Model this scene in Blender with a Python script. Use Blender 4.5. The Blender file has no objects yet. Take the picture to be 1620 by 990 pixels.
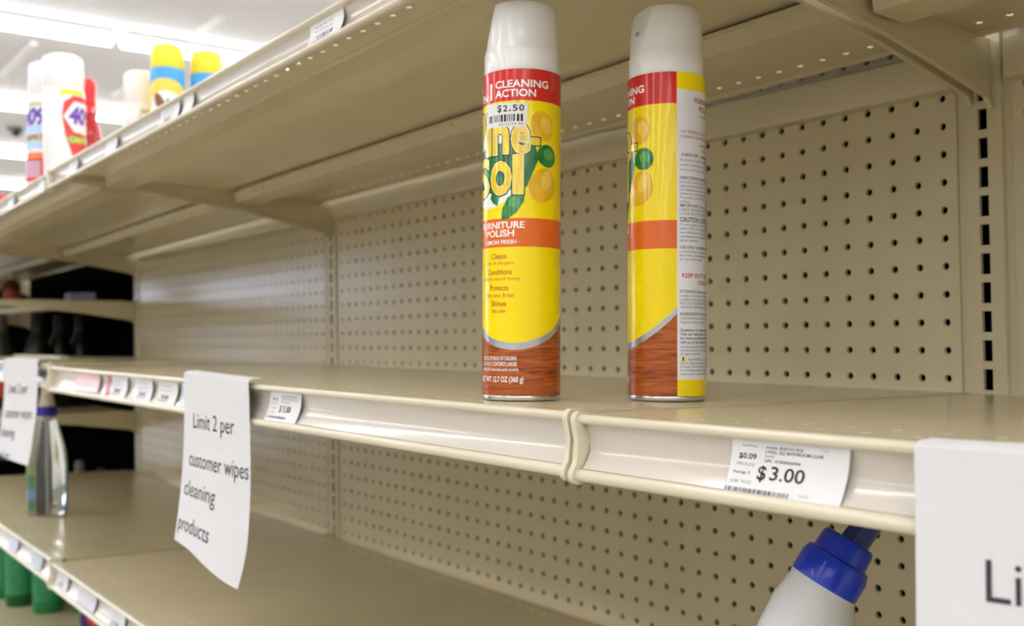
import bpy, bmesh, math, random
from mathutils import Vector, Matrix
random.seed(7)
scene = bpy.context.scene
COL = scene.collection
sin, cos, PI, rad = math.sin, math.cos, math.pi, math.radians

# ------------------------------------------------------------------ camera
CAM = Vector((0.4524313, -0.8756999, 0.0478031))
YAW, PIT, ROL, FPX = 2.48464252, 0.0190212, -0.0154503, 1612.1
_f = Vector((cos(PIT)*cos(YAW), cos(PIT)*sin(YAW), sin(PIT)))
_r = Vector((sin(YAW), -cos(YAW), 0)); _u = _r.cross(_f)
CR = cos(ROL)*_r + sin(ROL)*_u; CU = -sin(ROL)*_r + cos(ROL)*_u
cd = bpy.data.cameras.new('camera'); cam = bpy.data.objects.new('camera', cd); COL.objects.link(cam)
cam.matrix_world = Matrix(((CR.x, CU.x, -_f.x, CAM.x), (CR.y, CU.y, -_f.y, CAM.y), (CR.z, CU.z, -_f.z, CAM.z), (0, 0, 0, 1)))
cd.sensor_width = 36.0; cd.lens = FPX/1620*36.0; cd.clip_start = 0.01; cd.clip_end = 200
cd.dof.use_dof = True; cd.dof.focus_distance = 0.64; cd.dof.aperture_fstop = 8.5
scene.camera = cam
# ------------------------------------------------------------------ world, exposure
w = bpy.data.worlds.new('world'); scene.world = w; w.use_nodes = True
w.node_tree.nodes['Background'].inputs[0].default_value = (0.95, 0.97, 1.0, 1)
w.node_tree.nodes['Background'].inputs[1].default_value = 0.25
vs = scene.view_settings
vs.view_transform = 'Standard'; vs.look = 'None'; vs.exposure = 0.15; vs.gamma = 1.0; vs.use_curve_mapping = False
TUBE_POWER = 16.0

# ------------------------------------------------------------------ materials
def lin(c):
    c = c/255.0
    return c/12.92 if c <= 0.04045 else ((c+0.055)/1.055)**2.4
def rgb(h):
    return tuple(lin(int(h[i:i+2], 16)) for i in (0, 2, 4))
MATS = {}
def mat(name, col, rough=0.5, metal=0.0, coat=0.0, var=0.05, scale=40.0, bump=0.0, emit=0.0, trans=0.0, ior=1.45, spec=0.5, sss=0.0):
    if name in MATS: return MATS[name]
    m = bpy.data.materials.new(name); m.use_nodes = True; nt = m.node_tree; N = nt.nodes; L = nt.links
    b = N['Principled BSDF']; c = rgb(col)
    tc = N.new('ShaderNodeTexCoord'); nz = N.new('ShaderNodeTexNoise'); nz.inputs['Scale'].default_value = scale; nz.inputs['Detail'].default_value = 4
    L.new(tc.outputs['Object'], nz.inputs['Vector'])
    rp = N.new('ShaderNodeValToRGB'); rp.color_ramp.elements[0].position = 0.3; rp.color_ramp.elements[1].position = 0.7
    rp.color_ramp.elements[0].color = (*[max(0, x*(1-var)) for x in c], 1); rp.color_ramp.elements[1].color = (*[min(1, x*(1+var)) for x in c], 1)
    L.new(nz.outputs['Fac'], rp.inputs['Fac']); L.new(rp.outputs['Color'], b.inputs['Base Color'])
    b.inputs['Roughness'].default_value = rough; b.inputs['Metallic'].default_value = metal
    b.inputs['Coat Weight'].default_value = coat; b.inputs['Coat Roughness'].default_value = 0.08
    b.inputs['IOR'].default_value = ior; b.inputs['Transmission Weight'].default_value = trans
    b.inputs['Specular IOR Level'].default_value = spec
    if bump:
        bp = N.new('ShaderNodeBump'); bp.inputs['Strength'].default_value = bump; bp.inputs['Distance'].default_value = 0.001
        L.new(nz.outputs['Fac'], bp.inputs['Height']); L.new(bp.outputs['Normal'], b.inputs['Normal'])
    if emit:
        b.inputs['Emission Color'].default_value = (*c, 1); b.inputs['Emission Strength'].default_value = emit
    MATS[name] = m
    return m
def beige(name, col, rough, wear=True):
    """almond enamel: slow tone drift, fine orange peel, a few dark scuffs"""
    m = mat(name, col, rough, var=0.035, scale=6.0, spec=0.5)
    nt = m.node_tree; N = nt.nodes; L = nt.links; b = N['Principled BSDF']
    tc = [n for n in N if n.type == 'TEX_COORD'][0]
    n2 = N.new('ShaderNodeTexNoise'); n2.inputs['Scale'].default_value = 900; L.new(tc.outputs['Object'], n2.inputs['Vector'])
    bp = N.new('ShaderNodeBump'); bp.inputs['Strength'].default_value = 0.06; bp.inputs['Distance'].default_value = 0.0004
    L.new(n2.outputs['Fac'], bp.inputs['Height']); L.new(bp.outputs['Normal'], b.inputs['Normal'])
    if wear:
        mp = N.new('ShaderNodeMapping'); mp.inputs['Scale'].default_value = (18, 60, 30); L.new(tc.outputs['Object'], mp.inputs['Vector'])
        n3 = N.new('ShaderNodeTexNoise'); n3.inputs['Scale'].default_value = 1.6; n3.inputs['Detail'].default_value = 6; L.new(mp.outputs['Vector'], n3.inputs['Vector'])
        r3 = N.new('ShaderNodeValToRGB'); r3.color_ramp.elements[0].position = 0.72; r3.color_ramp.elements[1].position = 0.78
        L.new(n3.outputs['Fac'], r3.inputs['Fac'])
        mx = N.new('ShaderNodeMix'); mx.data_type = 'RGBA'
        old = b.inputs['Base Color'].links[0].from_socket
        L.new(r3.outputs['Color'], mx.inputs[0]); L.new(old, mx.inputs[6]); mx.inputs[7].default_value = (*[x*0.6 for x in rgb(col)], 1)
        L.new(mx.outputs[2], b.inputs['Base Color'])
    return m
M_DECK = beige('almond_enamel_shelf', 'D2C5A1', 0.20)
M_PEG = beige('almond_enamel_panel', 'D2C5A3', 0.23, wear=False)
M_RAIL = beige('almond_enamel_edge', 'D6CCB2', 0.2)
M_CHAN = mat('price_channel_plastic', 'D3CABC', 0.16, var=0.02, scale=10, coat=0.4)
M_POST = beige('almond_enamel_post', 'D2C5A2', 0.3, wear=False)
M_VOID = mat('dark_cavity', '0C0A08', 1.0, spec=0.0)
M_PAPER = mat('paper_white', 'DAD8D8', 0.75, var=0.01, scale=120, bump=0.05)
M_TAG = mat('tag_paper', 'E2E1E0', 0.45, var=0.01)
M_INK = mat('ink_black', '1B1A1E', 0.6)
M_INKG = mat('ink_grey', '6A6A6E', 0.6)
M_INKSOFT = mat('ink_faded', '9A9A9C', 0.6)

# ------------------------------------------------------------------ helpers
def tag(o, label=None, cat=None, group=None, kind=None):
    if label: o['label'] = label
    if cat: o['category'] = cat
    if group: o['group'] = group
    if kind: o['kind'] = kind
    return o
def empty(name, loc=(0, 0, 0), rot=(0, 0, 0), label=None, cat=None, group=None, parent=None):
    o = bpy.data.objects.new(name, None); COL.objects.link(o); o.empty_display_size = 0.02
    o.location = loc; o.rotation_euler = rot
    if parent: o.parent = parent
    return tag(o, label, cat, group)
class MB:
    def __init__(s): s.v = []; s.f = []; s.m = []
    def add(s, vs, fs, mi=0):
        n = len(s.v); s.v += [tuple(x) for x in vs]; s.f += [tuple(i+n for i in f) for f in fs]; s.m += [mi]*len(fs); return s
    def box(s, x0, x1, y0, y1, z0, z1, mi=0):
        return s.add([(x0,y0,z0),(x1,y0,z0),(x1,y1,z0),(x0,y1,z0),(x0,y0,z1),(x1,y0,z1),(x1,y1,z1),(x0,y1,z1)],
                     [(0,3,2,1),(4,5,6,7),(0,1,5,4),(1,2,6,5),(2,3,7,6),(3,0,4,7)], mi)
    def lathe(s, prof, n=48, mi=0, cx=0, cy=0, sx=1, sy=1):
        vs = [(cx+r*sx*cos(2*PI*i/n), cy+r*sy*sin(2*PI*i/n), z) for r, z in prof for i in range(n)]
        fs = [(j*n+i, j*n+(i+1) % n, (j+1)*n+(i+1) % n, (j+1)*n+i) for j in range(len(prof)-1) for i in range(n)]
        if prof[0][0] > 1e-6: fs.append(tuple(range(n-1, -1, -1)))
        if prof[-1][0] > 1e-6: fs.append(tuple((len(prof)-1)*n+i for i in range(n)))
        return s.add(vs, fs, mi)
    def loft(s, secs, n=32, mi=0):
        """secs: (cx, cz, tilt, rx, ry) rings in the local x-z plane"""
        vs = []
        for cx, cz, t, rx, ry in secs:
            for i in range(n):
                a = 2*PI*i/n
                vs.append((cx+rx*cos(a)*cos(t), ry*sin(a), cz-rx*cos(a)*sin(t)))
        fs = [(j*n+i, j*n+(i+1) % n, (j+1)*n+(i+1) % n, (j+1)*n+i) for j in range(len(secs)-1) for i in range(n)]
        fs.append(tuple(range(n-1, -1, -1))); fs.append(tuple((len(secs)-1)*n+i for i in range(n)))
        return s.add(vs, fs, mi)
    def extrude(s, prof, x0, x1, mi=0, closed=True):
        """prof: list of (y, z), swept along x"""
        n = len(prof); vs = [(x0, y, z) for y, z in prof]+[(x1, y, z) for y, z in prof]
        fs = [(i, (i+1) % n, n+(i+1) % n, n+i) for i in range(n if closed else n-1)]
        if closed: fs += [tuple(range(n-1, -1, -1)), tuple(range(n, 2*n))]
        return s.add(vs, fs, mi)
    def mesh(s, name, mats, smooth=False):
        me = bpy.data.meshes.new(name); me.from_pydata(s.v, [], s.f); me.validate()
        for m in (mats if isinstance(mats, (list, tuple)) else [mats]): me.materials.append(m)
        if any(s.m):
            for p, mi in zip(me.polygons, s.m): p.material_index = mi
        bm = bmesh.new(); bm.from_mesh(me); bmesh.ops.recalc_face_normals(bm, faces=bm.faces); bm.to_mesh(me); bm.free()
        if smooth:
            me.shade_smooth(); me.set_sharp_from_angle(angle=rad(smooth if smooth is not True else 35))
        return me
    def build(s, name, mats, parent=None, smooth=False, loc=None, rot=None):
        return link(name, s.mesh(name, mats, smooth), parent, loc, rot)
def link(name, me, parent=None, loc=None, rot=None):
    o = bpy.data.objects.new(name, me); COL.objects.link(o)
    if parent: o.parent = parent
    if loc: o.location = loc
    if rot: o.rotation_euler = rot
    return o
def copy_tree(o, parent=None):
    c = o.copy(); COL.objects.link(c); c.parent = parent
    for ch in list(o.children): copy_tree(ch, c)
    return c
def bevel(o, wd, seg=2):
    b = o.modifiers.new('bevel', 'BEVEL'); b.width = wd; b.segments = seg; b.limit_method = 'ANGLE'; b.angle_limit = rad(40)
    return o

# text as flat 2-D geometry fitted to a box ------------------------------------------------
_tc = {}
def glyphs(body, offset=0.0, spacing=1.0):
    k = (body, offset, spacing)
    if k in _tc: return _tc[k]
    cu = bpy.data.curves.new('t', 'FONT'); cu.body = body; cu.size = 1.0; cu.offset = offset; cu.space_character = spacing
    cu.resolution_u = 3; cu.fill_mode = 'FRONT'
    o = bpy.data.objects.new('t', cu); me = bpy.data.meshes.new_from_object(o)
    v = [(a.co.x, a.co.y) for a in me.vertices]; f = [tuple(p.vertices) for p in me.polygons]
    bpy.data.objects.remove(o); bpy.data.meshes.remove(me); bpy.data.curves.remove(cu)
    _tc[k] = (v, f); return _tc[k]
def text_fit(mb, body, x0, x1, y0, y1, mi=0, offset=0.0, spacing=1.0, slant=0.0, ref=None, grow=0.0):
    """fit body's box (or the box of the un-offset text) to the rectangle"""
    v, f = glyphs(body, offset, spacing); rv = glyphs(body, 0.0, spacing)[0]
    if not v: return
    ax0, ax1 = min(p[0] for p in rv), max(p[0] for p in rv); ay0, ay1 = min(p[1] for p in rv), max(p[1] for p in rv)
    sx = (x1-x0)/max(1e-6, ax1-ax0); sy = (y1-y0)/max(1e-6, ay1-ay0)
    mb.add([(x0+(a-ax0)*sx+slant*(b-ay0)*sy, y0+(b-ay0)*sy, 0) for a, b in v], f, mi)
def text_h(mb, body, x, y, h, mi=0, align='L', maxw=None, offset=0.0, condense=1.0, slope=0.0):
    """cap height h, baseline at y"""
    v, f = glyphs(body, offset)
    if not v: return
    s = h/0.70; ax0, ax1 = min(p[0] for p in v), max(p[0] for p in v); sx = s*condense
    if maxw and (ax1-ax0)*sx > maxw: sx = maxw/(ax1-ax0)
    w_ = (ax1-ax0)*sx; o = {'L': 0, 'C': -w_/2, 'R': -w_}[align]
    mb.add([(x+o+(a-ax0)*sx, y+b*s+slope*(o+(a-ax0)*sx), 0) for a, b in v], f, mi)
def barcode(mb, x0, x1, y0, y1, n, seed, mi=0, slope=0.0):
    rn = random.Random(seed); x = x0; un = (x1-x0)/n
    while x < x1-un:
        b = un*rn.choice((0.6, 0.6, 1.0, 1.6)); q = slope*(x-x0)
        mb.add([(x, y0+q, 0), (x+b, y0+q, 0), (x+b, y1+q, 0), (x, y1+q, 0)], [(0, 1, 2, 3)], mi); x += b+un*rn.choice((0.6, 0.8, 1.3))
def warp(mb, fn, step=None):
    """map flat (x, y, layer) geometry to 3-D with fn after cutting it into strips of width step"""
    if step:
        me = bpy.data.meshes.new('w'); me.from_pydata(mb.v, [], mb.f)
        for p, mi in zip(me.polygons, mb.m): p.material_index = mi
        bm = bmesh.new(); bm.from_mesh(me); bpy.data.meshes.remove(me)
        xs = [v[0] for v in mb.v]; x = math.floor(min(xs)/step)*step+step
        while x < max(xs):
            bmesh.ops.bisect_plane(bm, geom=bm.verts[:]+bm.edges[:]+bm.faces[:], plane_co=(x, 0, 0), plane_no=(1, 0, 0)); x += step
        bm.verts.index_update()
        mb.v = [tuple(v.co) for v in bm.verts]; mb.f = [tuple(v.index for v in f.verts) for f in bm.faces]; mb.m = [f.material_index for f in bm.faces]
        bm.free()
    mb.v = [tuple(fn(*v)) for v in mb.v]
    return mb
def poly(mb, pts, mi=0, lift=0.0):
    mb.add([(a, b, lift) for a, b in pts], [tuple(range(len(pts)))], mi)
def ell(cx, cy, rx, ry, n=28, rot=0.0, pt=0.0):
    out = []
    for i in range(n):
        a = 2*PI*i/n; x = rx*cos(a)*(1+pt*max(0, cos(a))**8); y = ry*sin(a)
        out.append((cx+x*cos(rot)-y*sin(rot), cy+x*sin(rot)+y*cos(rot)))
    return out

# ================================================================== THE STORE (setting)
FLOOR, CEIL = -0.80, 2.60
X0, X1, YN, YP = -30.0, 13.0, -16.0, 12.0
M_FLOOR = mat('vinyl_floor', 'B7B1A5', 0.25, var=0.04, scale=3)
M_CEIL = mat('ceiling_tile', 'E0DEDE', 0.9, var=0.015, scale=2)
M_WALL = mat('store_wall', 'DEDAD2', 0.8, var=0.02, scale=1)
tag(MB().box(X0, X1, YN, YP, FLOOR-0.1, FLOOR).build('floor', M_FLOOR), kind='structure')
tag(MB().box(X0, X1, YN, YP, CEIL, CEIL+0.1).build('ceiling', M_CEIL), kind='structure')
tag(MB().box(X0-0.1, X0, YN, YP, FLOOR, CEIL).build('wall_far', M_WALL), kind='structure')
tag(MB().box(X1, X1+0.1, YN, YP, FLOOR, CEIL).build('wall_near', M_WALL), kind='structure')
tag(MB().box(X0, X1, YP, YP+0.1, FLOOR, CEIL).build('wall_back', M_WALL), kind='structure')
tag(MB().box(X0, X1, YN-0.1, YN, FLOOR, CEIL).build('wall_front', M_WALL), kind='structure')

# storefront windows, far end wall: daylight
M_DAY = mat('daylight_pane', 'D4E2FF', 0.1, var=0.0, emit=5.5); M_MULL = mat('mullion', '6E7074', 0.5)
for n_w, (ya, yb) in enumerate(((-15.7, -12.1), (-11.7, -8.1))):
    o = MB().box(X0, X0+0.02, ya, yb, 0.85, 2.45).build('window_%d' % (n_w+1), M_DAY); tag(o, kind='structure')
    fr = MB(); fr.box(X0, X0+0.06, ya-0.1, yb+0.1, 0.75, 0.85); fr.box(X0, X0+0.06, ya-0.1, yb+0.1, 2.45, 2.55); fr.box(X0, X0+0.06, ya-0.1, ya, 0.85, 2.45); fr.box(X0, X0+0.06, yb, yb+0.1, 0.85, 2.45)
    fr.build('window_frame', M_MULL, o)
# fluorescent strips, rows along y every 3.05 m, each row of 2.44 m fixtures
M_TUBE = mat('fluorescent_diffuser', 'F6F9FF', 0.5, var=0.0, emit=TUBE_POWER)
M_HOUS = mat('light_housing', 'C9C6C2', 0.5)
housing = MB().box(-0.085, 0.085, -1.20, 1.20, -0.05, 0.0).mesh('housing', M_HOUS)
dp = [(-0.085, -0.05), (-0.09, -0.075), (-0.075, -0.105), (-0.04, -0.12), (0.04, -0.12), (0.075, -0.105), (0.09, -0.075), (0.085, -0.05)]
dm = MB(); n_ = len(dp)
dm.add([(a, -1.19, b) for a, b in dp]+[(a, 1.19, b) for a, b in dp], [(i, (i+1) % n_, n_+(i+1) % n_, n_+i) for i in range(n_)]+[tuple(range(n_)), tuple(range(2*n_-1, n_-1, -1))])
diffuser = dm.mesh('diffuser', M_TUBE)
row_words = {0: 'nearest visible row', 1: 'second visible row', 2: 'third visible row', 3: 'fourth visible row', 4: 'farthest visible row'}
for k in range(-2, 9):
    X = -8.2-3.02*(k-4)
    for j in range(-3 if k >= 4 else -7, 4):
        Yc = 1.70+1.24+2.48*j
        e = empty('fluorescent_light', (X, Yc, CEIL))
        link('housing', housing, e); link('diffuser', diffuser, e)
        if k >= 4:
            tag(e, 'white fluorescent strip light on the ceiling, %s%s' % (row_words[k-4], ', right of the row\'s gap' if (k == 4 and j == 0) else ', left of the row\'s gap' if (k == 4 and j == -1) else ''), 'light', 'fluorescent ceiling lights, %s' % row_words[k-4])
        else:
            tag(e, 'white fluorescent strip light on the ceiling above the shelving aisle', 'light', 'fluorescent ceiling lights over the aisle')
# slim white strips between the rows
M_CSTRIP = mat('white_strip', 'F2F0EE', 0.4)
for (xa, xb, yy, lb) in ((-10.3, -8.9, 1.21, 'slim white strip on the ceiling above the white spray cans'), (-10.45, -9.7, 2.33, 'short white strip on the ceiling left of the yellow caps'), (-7.75, -7.3, 2.23, 'short white strip on the ceiling beyond the front light row')):
    o = MB().box(xa, xb, yy-0.03, yy+0.03, CEIL-0.03, CEIL).build('ceiling_strip', M_CSTRIP); bevel(o, 0.008)
    tag(o, lb, 'conduit')
# dome camera
e = empty('dome_camera', (-12.8, 1.87, CEIL), label='small dark dome camera on the white ceiling', cat='camera')
MB().lathe([(0.09, -0.03), (0.1, 0.0)], 24).build('mount_ring', mat('camera_ring', '6B6B6B', 0.5), e, True)
MB().lathe([(0.001, -0.12), (0.04, -0.11), (0.065, -0.085), (0.075, -0.05), (0.075, -0.03)], 24).build('dome', mat('camera_dome', '15151A', 0.1), e, True)
# hanging red sign far behind
e = empty('hanging_sign', (-10.0, 1.14, 1.25), label='small red hanging sign far behind the white spray cans', cat='sign')
bevel(MB().box(-0.01, 0.01, -0.14, 0.16, 0, 0.16).build('sign_board', mat('red_sign', 'D8452E', 0.5), e), 0.004)
for yy in (-0.1, 0.12): MB().box(-0.002, 0.002, yy-0.002, yy+0.002, 0.16, CEIL-1.25).build('wire', M_HOUS, e)

# ================================================================== GONDOLA
IN = 0.0254
def hole_cell(mb, cx, cz, hw, hh, hr, n, depth, axis, back=False):
    """rectangular cell with an n-gon hole; axis 'y': sheet in x-z; axis 'z': sheet in x-y"""
    outer = []; inner = []
    for i in range(n):
        a = 2*PI*(i+0.5)/n; dx, dz = cos(a), sin(a); s = 1/max(abs(dx)/hw, abs(dz)/hh)
        if n == 8:   # snap to corners / sides
            pass
        outer.append((cx+dx*s, cz+dz*s)); inner.append((cx+hr*dx, cz+hr*dz))
    # insert true corners
    def P(a, b, d):
        return (a, d, b) if axis == 'y' else (a, b, -d)
    vs = []; fs = []
    cor = [(cx+hw, cz+hh), (cx-hw, cz+hh), (cx-hw, cz-hh), (cx+hw, cz-hh)]
    base = [P(a, b, 0) for a, b in outer]+[P(a, b, 0) for a, b in inner]+[P(a, b, 0) for a, b in cor]+[P(a, b, depth) for a, b in inner]
    for i in range(n):
        j = (i+1) % n; oi, oj = outer[i], outer[j]; k = None
        same = (abs(oi[0]-oj[0]) < 1e-9) or (abs(oi[1]-oj[1]) < 1e-9)
        if not same:
            mx, mz = (oi[0]+oj[0])/2-cx, (oi[1]+oj[1])/2-cz
            k = 0 if mx > 0 and mz > 0 else 1 if mx < 0 and mz > 0 else 2 if mx < 0 else 3
        fs.append((i, 2*n+k, j, n+j, n+i) if k is not None else (i, j, n+j, n+i))
        fs.append((n+i, n+j, 2*n+4+j, 2*n+4+i))
    if back:
        o2 = len(base); base += [P(a, b, depth) for a, b in outer]+[P(a, b, depth) for a, b in cor]
        for i in range(n):
            j = (i+1) % n; oi, oj = outer[i], outer[j]; k = None
            if not ((abs(oi[0]-oj[0]) < 1e-9) or (abs(oi[1]-oj[1]) < 1e-9)):
                mx, mz = (oi[0]+oj[0])/2-cx, (oi[1]+oj[1])/2-cz
                k = 0 if mx > 0 and mz > 0 else 1 if mx < 0 and mz > 0 else 2 if mx < 0 else 3
            q = (o2+j, o2+n+k, o2+i) if k is not None else (o2+j, o2+i)
            fs.append(q+(2*n+4+i, 2*n+4+j))
    mb.add(base, fs)
def pegboard_mesh(ncol, r0, r1):
    mb = MB(); x0 = -(ncol-1)/2*IN
    for c in range(ncol):
        for r in range(r0, r1+1):
            hole_cell(mb, x0+c*IN, r*IN, IN/2, IN/2, 0.0036, 8, 0.004, 'y')
    hw = ncol*IN/2; zt, zb = (r1+.5)*IN, (r0-.5)*IN
    for x in (-hw, hw):
        s = 1 if x > 0 else -1   # rolled vertical edge of the panel
        mb.add([(x, 0, zb), (x+s*0.0006, 0.001, zb), (x+s*0.0006, 0.012, zb), (x, 0, zt), (x+s*0.0006, 0.001, zt), (x+s*0.0006, 0.012, zt)], [(0, 1, 4, 3), (1, 2, 5, 4)])
    me = mb.mesh('perforated_sheet', M_PEG)
    bm = bmesh.new(); bm.from_mesh(me); bmesh.ops.remove_doubles(bm, verts=bm.verts[:], dist=1e-5); bmesh.ops.recalc_face_normals(bm, faces=bm.faces); bm.to_mesh(me); bm.free()
    return me
BAYS = {'right': (0.6096, 1.2192, 46), 'mid': (-0.6096, 1.2192, 46), 'left': (-1.778, 1.1176, 42)}
peg46 = pegboard_mesh(46, -24, 12); peg42 = pegboard_mesh(42, -24, 12)
pl = {'right': 'beige pegboard back panel at the right edge, right of the near slotted upright',
      'mid': 'beige pegboard back panel behind the two yellow spray cans, between two slotted uprights',
      'left': 'beige pegboard back panel with a bluish sheen, left of the farther slotted upright'}
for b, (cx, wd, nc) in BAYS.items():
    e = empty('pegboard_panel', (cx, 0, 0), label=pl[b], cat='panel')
    link('perforated_sheet', peg46 if nc == 46 else peg42, e)
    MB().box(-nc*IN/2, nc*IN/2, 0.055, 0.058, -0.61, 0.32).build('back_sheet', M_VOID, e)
    MB().box(-nc*IN/2, nc*IN/2, -0.037, 0.055, 0.3095, 0.345).build('light_block_cap', M_PEG, e)  # cap extended forward, out of view, to keep light out of the rear gap
    MB().box(-nc*IN/2, nc*IN/2, -0.036, -0.0005, 0.3062, 0.3095).build('rear_gap_shade', M_VOID, e)  # near-black strip added to paint the shade in the gap above the rail
    rl = MB()
    hw = nc*IN/2
    rl.extrude([(-0.002, 0.257), (-0.0125, 0.259), (-0.0135, 0.263), (-0.0135, 0.2925), (-0.012, 0.2945), (0.0, 0.2945), (0.0, 0.257)], -hw, hw)
    rl.build('splice_rail', M_PEG, e, True)
# uprights
def upright_mesh():
    mb = MB(); zb, zt = -24.5*IN, 13.0*IN; fw = 0.0165
    z = zb; r = -24
    while r <= 12:
        cz = r*IN; a, b = 0.0042, 0.0092
        vs = [(-fw, -0.002, cz-IN/2), (fw, -0.002, cz-IN/2), (fw, -0.002, cz+IN/2), (-fw, -0.002, cz+IN/2), (-a, -0.002, cz-b), (a, -0.002, cz-b), (a, -0.002, cz+b), (-a, -0.002, cz+b),
              (-a, 0.002, cz-b), (a, 0.002, cz-b), (a, 0.002, cz+b), (-a, 0.002, cz+b)]
        mb.add(vs, [(0, 1, 5, 4), (1, 2, 6, 5), (2, 3, 7, 6), (3, 0, 4, 7), (4, 5, 9, 8), (5, 6, 10, 9), (6, 7, 11, 10), (7, 4, 8, 11)])
        r += 1
    zb, zt = -24.5*IN, 12.5*IN
    for s in (-1, 1):
        x = s*fw
        mb.add([(x, -0.002, zb), (x+s*0.001, 0.0, zb), (x+s*0.001, 0.012, zb), (x, -0.002, zt), (x+s*0.001, 0.0, zt), (x+s*0.001, 0.012, zt)], [(0, 1, 4, 3), (1, 2, 5, 4)])
        mb.box(min(s*0.0175, s*0.0245), max(s*0.0175, s*0.0245), 0.002, 0.012, zb, zt)
    return mb.mesh('slotted_face', M_POST)
um = upright_mesh()
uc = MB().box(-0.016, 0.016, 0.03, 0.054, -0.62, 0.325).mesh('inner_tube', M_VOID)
for X, lb in ((0.0, 'beige slotted steel upright with large black slots beside the right can'), (-1.2192, 'beige slotted steel upright between the two pegboard panels left of the cans'), (-2.3368, 'beige slotted steel upright at the far left, beside the dark bay'), (1.2192, 'beige slotted steel upright beyond the right edge of the shelving')):
    e = empty('slotted_upright', (X, 0, 0), label=lb, cat='upright'); link('slotted_face', um, e); link('inner_tube', uc, e)

# ---- shelf
YF, YB_ = -0.484, -0.0290
def arc(cy, cz, r, a0, a1, n=6):
    return [(cy+r*cos(rad(a0+(a1-a0)*i/n)), cz+r*sin(rad(a0+(a1-a0)*i/n))) for i in range(n+1)]
def shelf_meshes(W, FS=1.0):
    Z = lambda pr_: [(y, z*FS) for y, z in pr_]
    hw = W/2; mb = MB(); T = 0.0014; nc = int(W/IN); xs = [(-(nc-1)/2+i)*IN for i in range(nc)]; gx = nc*IN/2
    for yc in (-0.4585, -0.4331, -0.052):
        for x in xs: hole_cell(mb, x, yc, IN/2, IN/2, 0.0030, 8, T, 'z', True)
    def plate(xa, xb, ya, yb): mb.box(xa, xb, ya, yb, -T, 0)
    plate(-gx, gx, -0.4204, -0.0647); plate(-gx, gx, -0.476, -0.4712); plate(-gx, gx, -0.0393, YB_)
    plate(-hw, -gx, -0.476, YB_); plate(gx, hw, -0.476, YB_); mb.box(-hw, hw, YB_-0.0012, YB_, -0.006, -T)
    deck = mb.mesh('deck', M_DECK)
    # front rail: top bead + bottom bead + web behind the channel
    out = [(-0.474, 0.0), (-0.478, 0.0004)]+arc(-0.4812, -0.0026, 0.0029, 80, 250, 8)+[(-0.4795, -0.0056), (-0.4768, -0.0060)]
    out += [(-0.4746, -0.014), (-0.4742, -0.022), (-0.4762, -0.0305), (-0.4815, -0.0315)]
    out += arc(-0.4825, -0.0350, 0.0037, 90, 280, 8)+[(-0.478, -0.0378), (-0.4745, -0.0365), (-0.4735, -0.033), (-0.4725, -0.03), (-0.4716, -0.02), (-0.472, -0.008), (-0.474, -0.0014)]
    rail = MB().extrude(Z(out), -hw+0.003, hw-0.003).mesh('front_rail', M_RAIL, 40)
    ch = []; back = []
    for i in range(13):
        t = i/12; z = -0.0058-t*0.0254; y = -0.4776+0.0042*sin(PI*min(1, t*1.02))**0.8-0.0035*t*t
        ch.append((y-0.0006, z)); back.append((y+0.0003, z))
    chan = MB().extrude(Z(ch+back[::-1]), -hw+0.0055, hw-0.0055).mesh('price_channel', M_CHAN, 50)
    # support channel (hat section)
    def hat(y0, y1, d, g=0.0): return MB().extrude([(y0-0.008, -T-g), (y0-0.008, -T-g-0.001), (y0, -T-g-0.001), (y0+0.003, -T-d), (y1-0.003, -T-d), (y1, -T-g-0.001), (y1+0.008, -T-g-0.001), (y1+0.008, -T-g)], -hw+0.014, hw-0.014)
    h1 = hat(-0.404, -0.360, 0.017).mesh('support_channel', M_DECK, 30); h2 = hat(-0.192, -0.145, 0.019, 0.0035).mesh('support_channel', M_DECK, 30)
    pr = [(-0.466, -0.0005), (-0.479, 0.0014)]+arc(-0.4812, -0.0032, 0.0052, 90, 200, 5)+[(-0.4838, -0.015), (-0.4850, -0.028)]+arc(-0.4832, -0.0352, 0.0054, 160, 300, 5)+[(-0.474, -0.0395), (-0.471, -0.034), (-0.471, -0.010)]
    ends = [MB().extrude(Z(pr), s*hw-(0.0042 if s > 0 else 0.0), s*hw+(0.0042 if s < 0 else 0.0)).mesh('end_plate', M_RAIL, 40) for s in (-1, 1)]
    bp = [(-0.46, -0.002), (-0.46, -0.011), (-0.36, -0.0145), (-0.26, -0.021), (-0.15, -0.032), (-0.03, -0.050), (-0.012, -0.0535), (-0.0025, -0.062), (-0.0022, -0.0015)]
    brs = []
    for s in (-1, 1):
        b = MB(); xo = s*(hw-0.0065)
        b.extrude(bp, xo-0.0012, xo+0.0012)
        n = len(bp); lip = bp[1:8]   # folded bottom flange
        for (ya, za), (yb, zb) in zip(lip[:-1], lip[1:]):
            b.add([(xo, ya, za), (xo-s*0.0035, ya, za), (xo-s*0.0035, yb, zb), (xo, yb, zb), (xo, ya, za+.001), (xo-s*0.0035, ya, za+.001), (xo-s*0.0035, yb, zb+.001), (xo, yb, zb+.001)],
                  [(0, 1, 2, 3), (4, 7, 6, 5), (1, 5, 6, 2), (0, 3, 7, 4)])
        brs.append(b.mesh('bracket', M_DECK))
    return deck, rail, chan, h1, h2, ends, brs
SM = {}
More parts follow.
